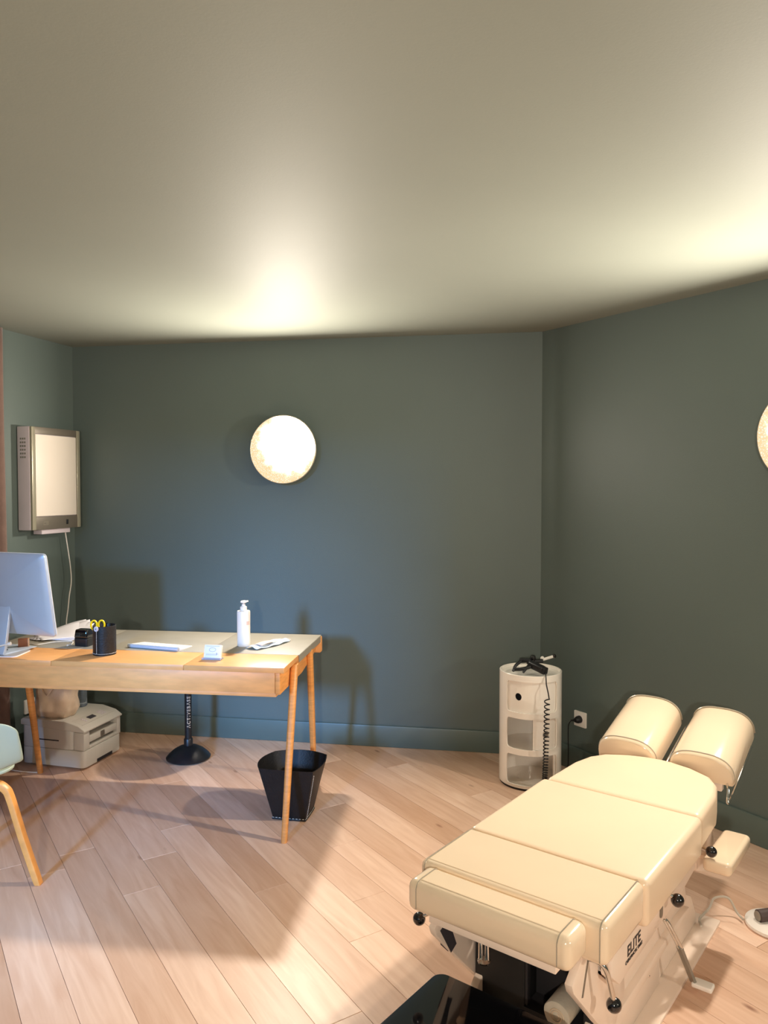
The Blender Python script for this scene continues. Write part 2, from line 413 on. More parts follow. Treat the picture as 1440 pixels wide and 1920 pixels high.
# ------------------------------------------------------------------ curtain at the far left
def curtain_fn(u, v):
    s = .625 + 1.25*u; z = .015 + v*2.385
    off = .046 + .020*math.sin(u*2*math.pi*11) + .006*math.sin(u*40+v*5)
    p = A + ldir*s + nl*off
    return (p.x, p.y, z)
tag(MB().grid(curtain_fn, 120, 16).build('curtain', M_curtain, solid=.004), 'full-height brown curtain at the left edge beside the light box', 'curtain')

# ------------------------------------------------------------------ sockets
def socket(label, loc, n):
    t = thing('wall_socket', label, 'socket', loc, rot_for(n))
    MB().prism(rrect(-.041, .041, -.041, .041, .004), -.010, 0, 'xz').build('cover_plate', M_white, t, bevel=.0015, seg=2)
    Mx = Matrix.Translation((0, -.010, 0)) @ Matrix.Rotation(R(90), 4, 'X')
    MB().lathe([(.0215, 0), (.0225, .001), (.021, .0015), (.0195, .0008)], 28, cap=False).build('socket_ring', M_lav, t, M=Mx)
    return t
socket('white square wall socket with a black plug on the right wall', on_wall(B, rdir, nr, .309, .0, .289), nr)
socket('white square wall socket low on the left wall behind the desk leg', on_wall(A, ldir, nl, .42, .0, .265), nl)
pg = thing('power_plug', 'round black plug with a thin cable in the right wall socket', 'plug', on_wall(B, rdir, nr, .309, .010, .289), rot_for(nr))
Mx = Matrix.Rotation(R(90), 4, 'X')
MB().lathe([(.001, .0), (.0195, .0), (.0195, .016), (.016, .026), (.013, .030), (.011, .036), (.001, .036)], 24).build('plug_body', M_blackp, pg, M=Mx)
MB().cyl((0, -.03, 0), (-.022, -.042, -.006), .006, .0045, 10).build('strain_relief', M_blackp, pg)
MB().tube([(-.02, -.042, -.005), (-.036, -.045, -.03), (-.044, -.04, -.08), (-.046, -.036, -.16), (-.048, -.034, -.24), (-.045, -.036, -.284), (.02, -.06, -.285)], .0028, 8, sub=6).build('cable', M_blackp, pg)
ap = thing('power_adapter', 'black adapter plugged in the left wall socket beside the printer', 'adapter', on_wall(A, ldir, nl, .42, .010, .265), rot_for(nl))
MB().bx(-.005, .045, -.06, 0, -.050, -.018).build('adapter_body', M_blackp, ap, bevel=.005)
MB().tube([(.02, -.03, -.05), (.02, -.035, -.12), (.015, -.04, -.20), (.0, -.07, -.26), (.06, -.09, -.262)], .003, 8, sub=5).build('cable', M_blackp, ap)

# ------------------------------------------------------------------ desk
desk = thing('desk', 'light oak desk with grey-green writing surface and splayed legs', 'desk', (-.435, 3.32, 0), R(-7.5))
DW, DD, DT = 1.55, .755, .75
segs = [(-.4565, 0), (-1.084, -.4575), (-DW, -1.085)]
for a, b in segs:
    MB().bx(a, b, 0, .2585, DT-.024, DT).build('lid', M_oak_top, desk, bevel=.0015, seg=2)
for i, (a, b) in enumerate(segs):
    MB().bx(a, b-(.0 if i else -.003), .2600, DD-.002, DT-.004, DT+.001).build('writing_pad', M_pad, desk, bevel=.001, seg=2)
MB().prism([(.0015, DT+.001), (.0040, DT-.002), (.0040, DT-.034), (.0010, DT-.034), (.0010, DT-.004), (-.004, DT-.004)], .262, DD-.004, 'xz').build('pad_flap', M_pad, desk)
MB().bx(-DW, 0, .262, DD-.026, DT-.026, DT-.0045).build('top_board', M_oak_top, desk, bevel=.0015, seg=2)
MB().bx(-DW+.045, -.045, .014, .030, .632, DT-.0245).build('drawer_front', M_oak_top, desk, bevel=.0015, seg=2)
for x0, x1 in ((-.0435, -.022), (-DW+.022, -DW+.0435)):
    MB().prism([(.014, .628), (.014, DT-.0265), (DD-.03, DT-.0265), (DD-.03, .672), (DD-.10, .66), (.42, .628)], x0, x1, 'yz').build('side_panel', M_oak, desk, bevel=.0015, seg=2)
MB().bx(-DW+.045, -.045, .032, .43, .612, .630).build('bottom_panel', M_oak_top, desk, bevel=.0015, seg=2)
MB().prism(rrect(-DW-.002, .008, .660, DT-.001, .012), DD-.0235, DD, 'xz').build('back_board', M_oak_top, desk, bevel=.0015, seg=2)
def desk_leg(xt, yt, xf, yf):
    rings = []
    for t, wx, wy in ((0, .026, .030), (.5, .031, .036), (1, .032, .042)):
        x, y, z = xf+(xt-xf)*t, yf+(yt-yf)*t, .0+(.722)*t
        rings.append([(x+a*wx/2, y+b*wy/2, z) for a, b in ((1, .5), (.5, 1), (-.5, 1), (-1, .5), (-1, -.5), (-.5, -1), (.5, -1), (1, -.5))])
    MB().loft(rings).build('leg', M_oak, desk, bevel=.003, seg=2)
desk_leg(-.004, .205, .008, -.040); desk_leg(-.009, .53, -.026, .70)
desk_leg(-DW+.004, .205, -DW-.008, -.040); desk_leg(-DW+.009, .50, -DW+.05, .575)

def dk(px, py, z=0):       # desk-local to world
    a = R(-7.5); return (-.435+px*math.cos(a)-py*math.sin(a), 3.32+px*math.sin(a)+py*math.cos(a), z)
ZD = DT+.001

# pen cup
cup = thing('pen_cup', 'black leather pen cup with white stitching on the desk front', 'pen holder', (-1.318, 3.605, ZD-.001), 0)
MB().lathe([(.001, 0), (.052, 0), (.0525, .004), (.0525, .136), (.0500, .137), (.0485, .134), (.0485, .01), (.001, .01)], 40).build('cup_body', M_leather, cup)
st = MB()
for i in range(60):
    a = 2*math.pi*i/60; a2 = a+.06
    st.tube([(.0532*math.cos(a), .0532*math.sin(a), .009), (.0532*math.cos(a2), .0532*math.sin(a2), .009)], .0009, 5)
aseam = R(-90-22)
for i in range(15):
    z = .012+i*.0075
    st.tube([(.0532*math.cos(aseam), .0532*math.sin(aseam), z), (.0532*math.cos(aseam), .0532*math.sin(aseam), z+.0045)], .0010, 5)
st.build('stitching', M_thread, cup)
MB().cyl((.052*math.cos(aseam), .052*math.sin(aseam), .127), (.0565*math.cos(aseam), .0565*math.sin(aseam), .127), .012, n=20).build('button', M_lav, cup)
MB().cyl((.0565*math.cos(aseam), .0565*math.sin(aseam), .127), (.0585*math.cos(aseam), .0585*math.sin(aseam), .127), .003, n=10).build('rivet', M_steelg, cup)
# scissors
sx = thing('scissors', 'yellow-handled scissors standing in the black leather cup', 'scissors', (-1.342, 3.585, ZD+.012), R(10))
for s in (-1, 1):
    loop = [(s*.017+.0135*math.cos(t), 0, .128+.021*math.sin(t)) for t in [2*math.pi*i/20 for i in range(20)]]
    MB().tube(loop, .0042, 8, closed=True).build('handle', M_yellow, sx)
    MB().tube([(s*.012, 0, .109), (s*.005, 0, .09), (0, 0, .075)], .0055, 8, flat=(1, .7)).build('shank', M_yellow, sx)
    MB().prism([(-.006, .08), (.006, .08), (.001*s, 0)], s*.0010-.0008, s*.0010+.0008, 'xz').build('blade', M_chrome, sx)
tag(MB().tube([(-1.300, 3.600, ZD+.012), (-1.295, 3.57, ZD+.128)], [.004, .004], 8).build('yellow_pen', M_yellow), 'short yellow pen leaning in the cup beside the scissors', 'pen')

# stamp
sp = thing('stamp', 'black self-inking stamp between the monitor and the pen cup', 'stamp', (-1.488, 3.79, ZD), R(-14))
MB().prism(rrect(-.036, .036, -.026, .026, .008), 0, .040, taper=rrect(-.038, .038, -.028, .028, .008)).build('stamp_base', M_blackp, sp, bevel=.002)
MB().prism(rrect(-.039, .039, -.029, .029, .010), .041, .083, taper=rrect(-.034, .034, -.024, .024, .010)).build('stamp_cap', M_blackg, sp, bevel=.006)

# keyboard
kb = thing('keyboard', 'slim aluminium keyboard lying on the grey desk pad', 'keyboard', (-1.10, 3.757, ZD), R(-19))
MB().prism([(-.06, .0012), (-.055, 0), (.06, 0), (.06, .004), (-.055, .016), (-.0605, .013)], -.143, .143, 'yz').build('key_tray', M_paper, kb, bevel=.001, seg=2)
MB().cyl((-.143, -.058, .0095), (.143, -.058, .0095), .0092, n=20).build('battery_tube', M_alu, kb)
for r_ in range(5):
    nk = 13 if r_ < 4 else 8
    for k in range(nk):
        wk = .262/nk; x = -.131+wk*(k+.5); y = -.036+r_*.0195; zz = .0162-(y+.055)*.104
        MB().box((x, y, zz), (wk-.004, .0155, .002)).build('key', M_white, kb, smooth=False)

# card holder
ch = thing('card_holder', 'small stand of white business cards at the desk front', 'card holder', (-.785, 3.487, ZD-.001), R(-9))
Tl = Matrix.Translation((0, 0, .004)) @ Matrix.Rotation(R(-16), 4, 'X')
MB().bx(-.046, .046, -.010, .030, 0, .004).bx(-.046, .046, -.012, -.008, 0, .010).build('stand', mat('clear_acrylic', (.85, .85, .95, 1), .1, trans=.7, var=.01), ch, bevel=.001, seg=1)
MB().bx(-.040, .040, -.004, .018, 0, .062).build('card_stack', M_paper, ch, bevel=.002, seg=2, M=Tl)
pm = MB(); pts = [(.016*math.cos(t), -.0045, .040+.009*math.sin(t)) for t in [2*math.pi*i/24 for i in range(24)]]
pm.tube(pts, .0005, 5, closed=True)
for a, b, z in ((-.032, .032, .056), (-.030, .030, .020), (-.03, .02, .016)): pm.bx(a, b, -.0046, -.0040, z, z+.0007)
pm.bx(.020, .022, -.0046, -.0040, .016, .027)
pm.build('card_print', M_print, ch, M=Tl)

# pump bottle
bt = thing('pump_bottle', 'tall white pump dispenser bottle on the right half of the desk', 'bottle', (-.694, 3.783, ZD), R(15))
MB().lathe([(.001, 0), (.029, 0), (.032, .004), (.0325, .17), (.0305, .175), (.014, .178), (.001, .178)], 36).build('bottle_body', M_white, bt)
MB().lathe([(.001, .176), (.0165, .176), (.0165, .194), (.0125, .197), (.009, .2), (.009, .207), (.0045, .208), (.0045, .216), (.001, .216)], 24).build('pump_collar', M_white, bt)
MB().lathe([(.001, .212), (.0075, .212), (.0155, .216), (.0155, .221), (.010, .225), (.001, .2255)], 24).tube([(0, 0, .218), (.012, -.004, .2215), (.022, -.008, .223)], [.0055, .004], 10).build('pump_head', M_white, bt)
MB().grid(lambda u, v: (.0328*math.cos(R(-70+34*u)), .0328*math.sin(R(-70+34*u)), .108+.018*v), 6, 2).build('label_mark', M_skinp, bt)

# crumpled wrapper
def wr(u, v):
    x = (u-.5)*.10*(1-.5*abs(v-.5)); y = (v-.5)*.25
    z = .004+.010*abs(math.sin(3.3*u+2.1*v))*(1-abs(2*u-1)**3)+.004*math.sin(9*v+4*u)**2
    return (x, y, z)
wp = thing('face_mask', 'crumpled white and pale blue face mask right of the pump bottle', 'mask', (-.575, 3.80, ZD), R(-32))
MB().grid(wr, 14, 24).build('mask_cloth', M_mask, wp, solid=.0015)
MB().grid(lambda u, v: ((u-.35)*.05, (v-.72)*.12, .0205+.003*math.sin(3*u)-.020*(v-.5)**2), 6, 10).build('beige_lining', M_skinp, wp, solid=.0015)
MB().tube([(-.02, .115, .006), (-.01, .145, .008), (.02, .15, .005), (.03, .12, .006)], .0012, 6, sub=5).build('ear_loop', M_paper, wp)

# monitor
mo = thing('computer_monitor', 'aluminium desktop computer seen from behind, on the left of the desk', 'computer', (-1.822, 3.668, ZD+.0055), R(-20))
BW, BH, ZB, TILT = .62, .395, .082, R(9)
Mt = Matrix.Translation((0, 0, ZB)) @ Matrix.Rotation(TILT, 4, 'X')
rr_ = rrect(-BW/2, BW/2, 0, BH, .016, 4)
def rings_mon():
    rings = []
    for sc_, y in ((1, .010), (1, .0), (.985, -.004), (.9, -.012), (.75, -.022), (.5, -.034), (.25, -.040), (.04, -.041)):
        rings.append([(x*sc_, y, BH/2+(z-BH/2)*sc_) for x, z in rr_])
    return rings
MB().loft(rings_mon()).build('back_shell', M_alu, mo, M=Mt, sharp=50)
MB().prism(rrect(-BW/2+.001, BW/2-.001, .001, BH-.001, .015, 4), .0101, .013, 'xz').build('screen_glass', M_blackg, mo, M=Mt)
MB().tube([(x*1.0005, .011, BH/2+(z-BH/2)*1.0005) for x, z in rr_], .0022, 6, closed=True).build('edge_rim', M_white, mo, M=Mt)
# stand: an L-shaped plate
stp = [(-.030, ZB+.20), (-.052, ZB+.195), (-.095, .03), (-.105, .006), (-.098, 0), (.10, 0), (.10, .005), (-.088, .008), (-.078, .03), (-.040, ZB+.19)]
MB().prism(stp, -.10, .10, 'yz').build('stand', M_alu, mo, bevel=.0012, seg=2)
MB().lathe([(.001, 0), (.021, 0), (.021, .004), (.001, .004)], 20).build('cable_hole', M_dark, mo, M=Matrix.Translation((0, -.088, .095)) @ Matrix.Rotation(R(100), 4, 'X'))
# fruit emblem with a bite on the right
ap_out = []
def emblem():
    pts = []
    n = 56
    for i in range(n):
        t = 2*math.pi*i/n
        x = math.sin(t); z = math.cos(t)
        r = 1.0 - .20*max(0, math.cos(t))**8 - .10*max(0, -math.cos(t))**10 + .06*abs(math.sin(t))**2
        X, Z = x*r*.023, z*r*.0235
        X *= 1-.16*max(0, -z)
        bx_, bz_, br = .0275, .004, .0105
        dd = math.hypot(X-bx_, Z-bz_)
        if dd < br: X, Z = bx_+(X-bx_)/dd*br, bz_+(Z-bz_)/dd*br
        pts.append((X, Z))
    return pts
Me = Mt @ Matrix.Translation((.022, -.0415, BH*.70)) @ Matrix.Rotation(R(-9), 4, 'X')
lg = MB().prism(emblem(), -.0010, .006, 'xz')
lf = [(.001, .026), (.0035, .034), (.0095, .0395), (.010, .034), (.007, .028)]
lg.prism(lf, -.0010, .006, 'xz').build('fruit_emblem', M_logo, mo, M=Me)
MB().tube([(.05, -.12, .035), (.085, -.11, .045), (.125, -.09, .055)], .0035, 8).cyl((.122, -.092, .054), (.132, -.088, .057), .008, n=12).build('plug_lead', M_white, mo)

# papers
pp = thing('paper_stack', 'loose white papers curling up behind the monitor', 'papers', (-1.70, 4.03, ZD), R(10))
for k in range(5):
    def sh(u, v, k=k):
        x = (u-.5)*.26; y = (v-.5)*.21
        c_, s_ = math.cos(.2*k-.4), math.sin(.2*k-.4)
        return (x*c_-y*s_+.004*k, x*s_+y*c_, .002+.0018*k+.05*u*v*v+.006*math.sin(5*u+k)*v)
    MB().grid(sh, 14, 10).build('paper_sheet', M_paper, pp, solid=.0006)

# wooden block, dark cable, white cable, notebook
wb = thing('wooden_block', 'small brown wooden block on the desk below the monitor', 'block', (-1.757, 3.725, ZD-.001), R(25))
MB().bx(-.024, .018, -.02, .02, 0, .048).build('dark_core', M_wood_d, wb, bevel=.002, seg=2)
MB().bx(.0182, .026, -.02, .02, 0, .048).build('pale_edge', M_wood_l, wb, bevel=.001, seg=2)
tag(MB().tube([(-1.92, 3.62, ZD+.006), (-1.86, 3.64, ZD+.02), (-1.835, 3.60, ZD+.008), (-1.80, 3.60, ZD+.006), (-1.79, 3.63, ZD+.008), (-1.83, 3.66, ZD+.016), (-1.85, 3.62, ZD+.03), (-1.88, 3.60, ZD+.006)], .006, 8, sub=6).build('black_cable', M_blackp), 'tangled black cable on the desk at the left frame edge', 'cable')
tag(MB().tube([(-1.88, 3.74, ZD+.006), (-1.78, 3.82, ZD+.004), (-1.72, 3.80, ZD+.004), (-1.66, 3.86, ZD+.004), (-1.58, 3.87, ZD+.004), (-1.555, 3.80, ZD+.004)], .0022, 8, sub=8).tube([(-1.555, 3.80, ZD+.004), (-1.565, 3.775, ZD+.004)], .004, 8).build('white_cable', M_white), 'thin white charging cable lying between the monitor and the stamp', 'cable')
nbk = thing('notebook', 'thin grey notebook with white page edge at the desk front left', 'notebook', (-1.84, 3.585, ZD-.001), R(-2))
MB().prism(rrect(-.14, .14, -.05, .10, .02), 0, .004).build('pages', M_paper, nbk)
MB().prism(rrect(-.139, .139, -.046, .10, .02), .0042, .006).build('cover', mat('grey_cover', lin(168, 162, 158), .6, var=.03), nbk)

# ------------------------------------------------------------------ printer
pr = thing('printer', 'off-white multifunction laser printer on the floor under the desk', 'printer', (-1.620, 4.112, 0), R(-14.8))
# local +x = printer front (faces right), local +y runs away along the front face, body towards -x
PL, PWd = .40, .34
HB = .262
body = MB().prism(rrect(-PL, 0, 0, PWd, .028), .012, .105); body.build('paper_cassette', M_printer, pr, bevel=.003, seg=2)
mid = MB()
mid.prism(rrect(-PL, -.065, 0, PWd, .028), .107, .225)
mid.bx(-.066, -.003, .002, .052, .107, .205).bx(-.066, -.003, PWd-.035, PWd-.002, .107, .205).bx(-.066, -.003, .05, PWd-.03, .107, .122)
mid.build('body_shell', M_printer, pr, bevel=.003, seg=2)
MB().bx(-.0655, -.060, .052, PWd-.035, .122, .205).build('output_slot', M_dark, pr)
MB().prism([(-.058, .150), (-.004, .140), (-.004, .172), (-.058, .180)], .054, PWd-.037, 'xz').build('tray_flap', M_printer, pr, bevel=.002, seg=2)
MB().bx(-.010, .0, .150, .185, .143, .172).build('tray_tab', M_grey, pr, bevel=.003)
MB().prism([(-PL-.002, .226), (.004, .206), (.006, .216), (-.035, .242), (-.12, HB), (-PL+.01, HB), (-PL-.002, HB-.01)], -.004, PWd+.004, 'xz').build('scanner_lid', M_printer, pr, bevel=.004, seg=3)
# sloping control panel
sl = math.atan2(HB-.2165, .12)
Mc = Matrix.Translation((-.060, PWd/2, .2395)) @ Matrix.Rotation(R(24), 4, 'Y')
MB().box((0, 0, 0), (.070, PWd-.05, .003)).build('control_panel', M_printer, pr, bevel=.001, seg=2, M=Matrix.Translation((-.062, PWd/2, .2475)) @ Matrix.Rotation(math.atan2(.02, .085), 4, 'Y'))
Mc = Matrix.Translation((-.062, PWd/2, .2493)) @ Matrix.Rotation(math.atan2(.02, .085), 4, 'Y')
MB().box((0, -.02, .0010), (.028, .055, .002)).build('display', M_screen, pr, M=Mc)
for i in range(4):
    for j in range(3):
        MB().box((-.018+i*.012, .055+j*.016, .0008), (.006, .010, .002)).build('button', M_lav, pr, M=Mc)
for i in range(3): MB().box((-.012+i*.013, -.085, .0008), (.006, .016, .002)).build('button', M_lav, pr, M=Mc)
MB().bx(-.30, -.16, -.0015, .004, .150, .156).build('side_grip', M_dark, pr)
MB().bx(-.003, .0012, .11, .25, .012, .030).build('cassette_grip', M_dark, pr)
for x in (-PL+.04, -.05):
    for y in (.04, PWd-.04): MB().cyl((x, y, 0), (x, y, .013), .012, n=12).build('foot', M_blackp, pr)

# tote bag on the printer
tb = thing('tote_bag', 'slumped beige canvas tote bag resting on the printer', 'bag', (-1.828, 4.262, HB+.0005), R(-12))
def bag(u, v):
    t = 2*math.pi*u; rx, ry = .118, .075
    k = (1-.10*v)*(.80+.20*min(1, v*6)) if v < .17 else (1-.12*v)
    sq = 1/max(abs(math.cos(t))**4+abs(math.sin(t))**4, .01)**.25
    fold = .0035*math.sin(7*t+5*v)+.002*math.sin(13*t-11*v)+.004*math.sin(16*v*v+2*t)
    return (rx*k*sq*math.cos(t)*.95+fold*math.cos(t), ry*k*sq*math.sin(t)+fold*math.sin(t), .002+v*.235+.006*math.sin(3*t)*v)
MB().grid(bag, 48, 24, wrap=True).build('bag_cloth', M_canvas, tb, solid=.003)
MB().lathe([(.001, .002), (.07, .002), (.07, .005), (.001, .005)], 20).build('bag_bottom', M_canvas, tb)
for s, x in ((-1, 0), (1, 0)):
    MB().tube([(-.05, s*.07, .23), (-.045, s*.082, .19), (.0, s*.092, .135 if s < 0 else .16), (.03, s*.088, .165), (.045, s*.07, .23)], .007, 8, sub=6, flat=(.3, 1)).build('handle_strap', M_canvas, tb)
bo = thing('water_bottle', 'clear plastic water bottle behind the tote bag on the printer', 'bottle', (-1.760, 4.440, HB+.0005), 0)
prof = [(.001, 0), (.026, 0), (.031, .006)]
for i in range(9): prof += [(.031, .012+i*.018), (.0285, .021+i*.018)]
prof += [(.031, .178), (.024, .205), (.012, .222), (.012, .235), (.001, .235)]
MB().lathe(prof, 28).build('bottle_body', M_bottle, bo)
MB().lathe([(.001, .232), (.0145, .232), (.0145, .248), (.001, .248)], 20).build('cap', M_paper, bo)

# ------------------------------------------------------------------ balance stool
bs = thing('balance_stool', 'black balance stool with domed base and ACTIVEBASE lettering on its pole', 'stool', (-1.108, 4.31, 0), 0)
MB().lathe([(.001, 0), (.110, 0), (.122, .006), (.1235, .012), (.112, .026), (.085, .050), (.055, .067), (.030, .076), (.001, .079)], 48).build('domed_base', M_blackp, bs)
MB().lathe([(.001, .074), (.0245, .074), (.0245, .112), (.021, .117), (.001, .117)], 28).build('collar', M_blackp, bs)
MB().cyl((0, 0, .11), (0, 0, .455), .0192, n=28).build('pole', M_blackm, bs)
MB().lathe([(.001, .445), (.055, .445), (.06, .46), (.001, .46)], 28).build('seat_plate', M_blackm, bs)
MB().lathe([(.001, .46), (.165, .46), (.178, .475), (.178, .515), (.160, .535), (.08, .542), (.001, .544)], 40).build('seat', M_leather, bs)
# lettering wraps the pole: text x runs up the pole
rp_ = .0204; a_c = R(-90+12)+math.atan2(-1.108, 4.31)*-1
def warp(co): # co.x along text, co.y height, co.z extrude
    a = a_c - (co.y)/rp_*-1*-1
    r = rp_+co.z
    return (r*math.cos(a), r*math.sin(a), .268+co.x)
text_mesh('lettering', '\u039bCTIVEB\u039bSE', .026, M_cream_ink, bs, Matrix.Identity(4), extrude=.0003, offset=.0006, space=1.30, warp=warp)

# ------------------------------------------------------------------ waste basket
wbk = thing('waste_basket', 'black leather waste basket with white stitching behind the front desk leg', 'basket', (-.425, 3.570, 0), R(-11))
H_b = .25
def basket_ring(k, z, inset=0):
    # corners at the rim flare, sides bow outward
    out = []
    hw = (.076+(.130-.076)*k)-inset; hd = (.070+(.118-.070)*k)-inset; bow = .030*k+.004
    cs = [(-hw, -hd), (hw, -hd), (hw, hd), (-hw, hd)]
    bows = [.006*k, .018*k, bow*1.3, bow]
    for i in range(4):
        a, b = Vector(cs[i]), Vector(cs[(i+1) % 4]); nrm = Vector(((b-a).y, -(b-a).x)).normalized()
        for j in range(10):
            t = j/10; p = a+(b-a)*t+nrm*bows[i]*4*t*(1-t)
            out.append((p.x, p.y, z))
    return out
MB().loft([basket_ring(0, .001), basket_ring(.5, H_b*.5), basket_ring(1, H_b), basket_ring(1, H_b, .004), basket_ring(.5, H_b*.5, .004), basket_ring(.05, .008, .004)]).build('leather_body', M_leather, wbk, sharp=50)
sew = MB()
for cx, cy in ((1, -1),):
    for i in range(26):
        t = .06+i*.034
        def P(t): return Vector(basket_ring(t, H_b*t)[10])
        nrm = Vector((.8, -.6, 0))*.0015
        off = Vector((.010, .006, 0))
        sew.tube([P(t)+nrm+off*.5, P(t+.018)+nrm+off*.5], .0011, 5)
rg = basket_ring(.035, .010)
for i in range(0, 20):
    a, b = Vector(rg[i]), Vector(rg[(i+1) % 40])
    c = (a+b)/2; nrm = Vector((c.x, c.y, 0)).normalized()*.003
    sew.tube([a+nrm, a+(b-a)*.6+nrm], .0012, 5)
sew.build('stitching', M_thread, wbk)
MB().tube([Vector(p)+Vector((p[0], p[1], 0)).normalized()*.003 for p in basket_ring(.0, .005)], .005, 8, closed=True).build('bottom_edge', M_leather, wbk)
MB().lathe([(.001, .009), (.06, .009), (.06, .011), (.001, .011)], 24).build('basket_floor', M_leather, wbk)

# ------------------------------------------------------------------ mint tub chair
cx = thing('armchair', 'pale mint tub chair with bent oak legs at the left frame edge', 'chair', (-1.735, 2.93, 0), R(45))
def tub(u, v):
    th = R(-128+256*u)                       # 0 = back (towards -x)
    a = abs(th)
    front = max(0, (a-R(90))/R(38))
    rad = .195+.075*v**.7
    X = -math.cos(th)*rad if a < R(90) else front*(.215+.045*(1-v))
    Y = math.sin(th)*rad if a < R(90) else math.copysign(rad, th)
    top = .80-.135*min(1, a/R(85))**1.5
    drop = front**5*.05
    bot = .425+.045*front
    return (X, Y*1.02, bot+(top-drop-bot)*v)
MB().grid(tub, 60, 12).build('shell', M_mint, cx, solid=.010, subsurf=1)
MB().prism(rrect(-.20, .255, -.195, .195, .09, 8), .432, .445).build('seat', M_mint, cx, bevel=.005)
MB().prism(rrect(-.10, .12, -.10, .10, .02), .385, .431).build('seat_bracket', M_blackm, cx, bevel=.003)
MB().tube([(.14, -.10, .43), (.16, -.12, .402), (.10, -.12, .392)], .006, 8, sub=4).build('wire_bracket', M_chrome, cx)
for sxn, syn in ((1, -1), (1, 1), (-1, -1), (-1, 1)):
    pts = [Vector((sxn*.02, syn*.02, .398)), Vector((sxn*.12, syn*.12, .398)), Vector((sxn*.165, syn*.165, .395)), Vector((sxn*.193, syn*.193, .375)), Vector((sxn*.208, syn*.208, .335)), Vector((sxn*.240, syn*.240, .18)), Vector((sxn*.281, syn*.281, .0))]
    P_ = smooth_path(pts, 5); wid = Vector((-syn, sxn, 0)).normalized()*.016
    rings = []
    for i, p in enumerate(P_):
        t = (P_[min(i+1, len(P_)-1)]-P_[max(i-1, 0)]).normalized(); nn = t.cross(wid.normalized()).normalized()*.012
        if i == len(P_)-1: nn.z = 0
        rings.append([p+wid+nn, p-wid+nn, p-wid-nn, p+wid-nn])
    MB().loft(rings).build('leg', M_oak_chair, cx, bevel=.003, seg=2)

# ------------------------------------------------------------------ round storage cabinet
cb = thing('round_cabinet', 'white round three-tier storage cabinet with curved sliding doors', 'cabinet', (.765, 3.985, 0), math.atan2(-.765, 3.985)*-1*-1)
RC = .16
def cyl_pt(th, z, r): a = th - math.pi/2; return (r*math.cos(a), r*math.sin(a), z)      # th=0 faces -y
def ray_rr(dx, dz, hw, hh, r):
    lo, hi = 0, 2*math.hypot(hw, hh)
    for _ in range(36):
        m = (lo+hi)/2; x, z = abs(dx*m)-(hw-r), abs(dz*m)-(hh-r)
        d = math.hypot(max(x, 0), max(z, 0))+min(max(x, z), 0)-r
        if d < 0: lo = m
        else: hi = m
    return lo
def framed(mb, t0, t1, z0, z1, hc, hw, hh, hr, r0, r1):
    """curved panel with a rounded hole; angles converted to arc length"""
    A0, A1 = t0*RC, t1*RC; cxx, czz = hc
    dirs = []
    n = 72
    cor = [math.atan2(z-czz, a-cxx) for a in (A0, A1) for z in (z0, z1)]
    angs = sorted([-math.pi+2*math.pi*i/n for i in range(n)]+cor)
    ring_h, ring_o = [], []
    for g in angs:
        dx, dz = math.cos(g), math.sin(g)
        m = ray_rr(dx, dz, hw, hh, hr)
        ring_h.append((cxx+dx*m, czz+dz*m))
        tx = ((A1 if dx > 0 else A0)-cxx)/dx if abs(dx) > 1e-9 else 1e9
        tz = ((z1 if dz > 0 else z0)-czz)/dz if abs(dz) > 1e-9 else 1e9
        m = min(tx, tz); ring_o.append((cxx+dx*m, czz+dz*m))
    K = 6
    def P(i, k, r): a, b = ring_h[i], ring_o[i]; t = k/K; return cyl_pt((a[0]+(b[0]-a[0])*t)/RC, a[1]+(b[1]-a[1])*t, r)
    N = len(angs)
    outer = [[mb.bm.verts.new(P(i, k, r1)) for k in range(K+1)] for i in range(N)]
    inner = [[mb.bm.verts.new(P(i, k, r0)) for k in range(K+1)] for i in range(N)]
    for i in range(N):
        j = (i+1) % N
        for k in range(K):
            mb.bm.faces.new((outer[i][k], outer[j][k], outer[j][k+1], outer[i][k+1]))
            mb.bm.faces.new((inner[i][k], inner[i][k+1], inner[j][k+1], inner[j][k]))
        mb.bm.faces.new((outer[i][0], inner[i][0], inner[j][0], outer[j][0]))
        mb.bm.faces.new((outer[i][K], outer[j][K], inner[j][K], inner[i][K]))
def arc_panel(mb, t0, t1, z0, z1, r0, r1, n=20):
    rings = []
    for i in range(n+1):
        t = t0+(t1-t0)*i/n
        rings.append([cyl_pt(t, z0, r0), cyl_pt(t, z1, r0), cyl_pt(t, z1, r1), cyl_pt(t, z0, r1)])
    mb.loft(rings)
tiers = [(.026, .180, 'bottom'), (.211, .366, 'middle'), (.396, .554, 'top')]
cuts = [.012, .196, .381, .585]
fr = MB()
T0, T1 = R(-62), R(70)
for (z0, z1, _), ca, cc in zip(tiers, cuts[:-1], cuts[1:]):
    h0, h1 = R(-47.5), R(56)
    framed(fr, T0, T1, ca, cc, ((h0+h1)/2*RC, (z0+z1)/2), (h1-h0)/2*RC, (z1-z0)/2, .020, RC-.006, RC)
    arc_panel(fr, T1, T0+2*math.pi, ca, cc, RC-.006, RC, 44)
fr.build('shell', M_whitec, cb, sharp=30)
for z in cuts[1:-1]: MB().lathe([(.001, z-.004), (RC-.007, z-.004), (RC-.007, z+.004), (.001, z+.004)], 48).build('shelf', M_whitec, cb)
MB().lathe([(.001, .014), (RC-.007, .014), (RC-.007, .022), (.001, .022)], 48).build('shelf', M_whitec, cb)
MB().lathe([(.001, .572), (RC-.012, .572), (RC-.008, .580), (RC-.007, .5865), (RC-.002, .5865), (RC, .584), (RC, .570), (.001, .566)], 64).build('lid', M_whitec, cb)
MB().lathe([(.001, 0), (RC-.004, 0), (RC-.004, .012), (.001, .012)], 48).build('plinth', M_blackp, cb)
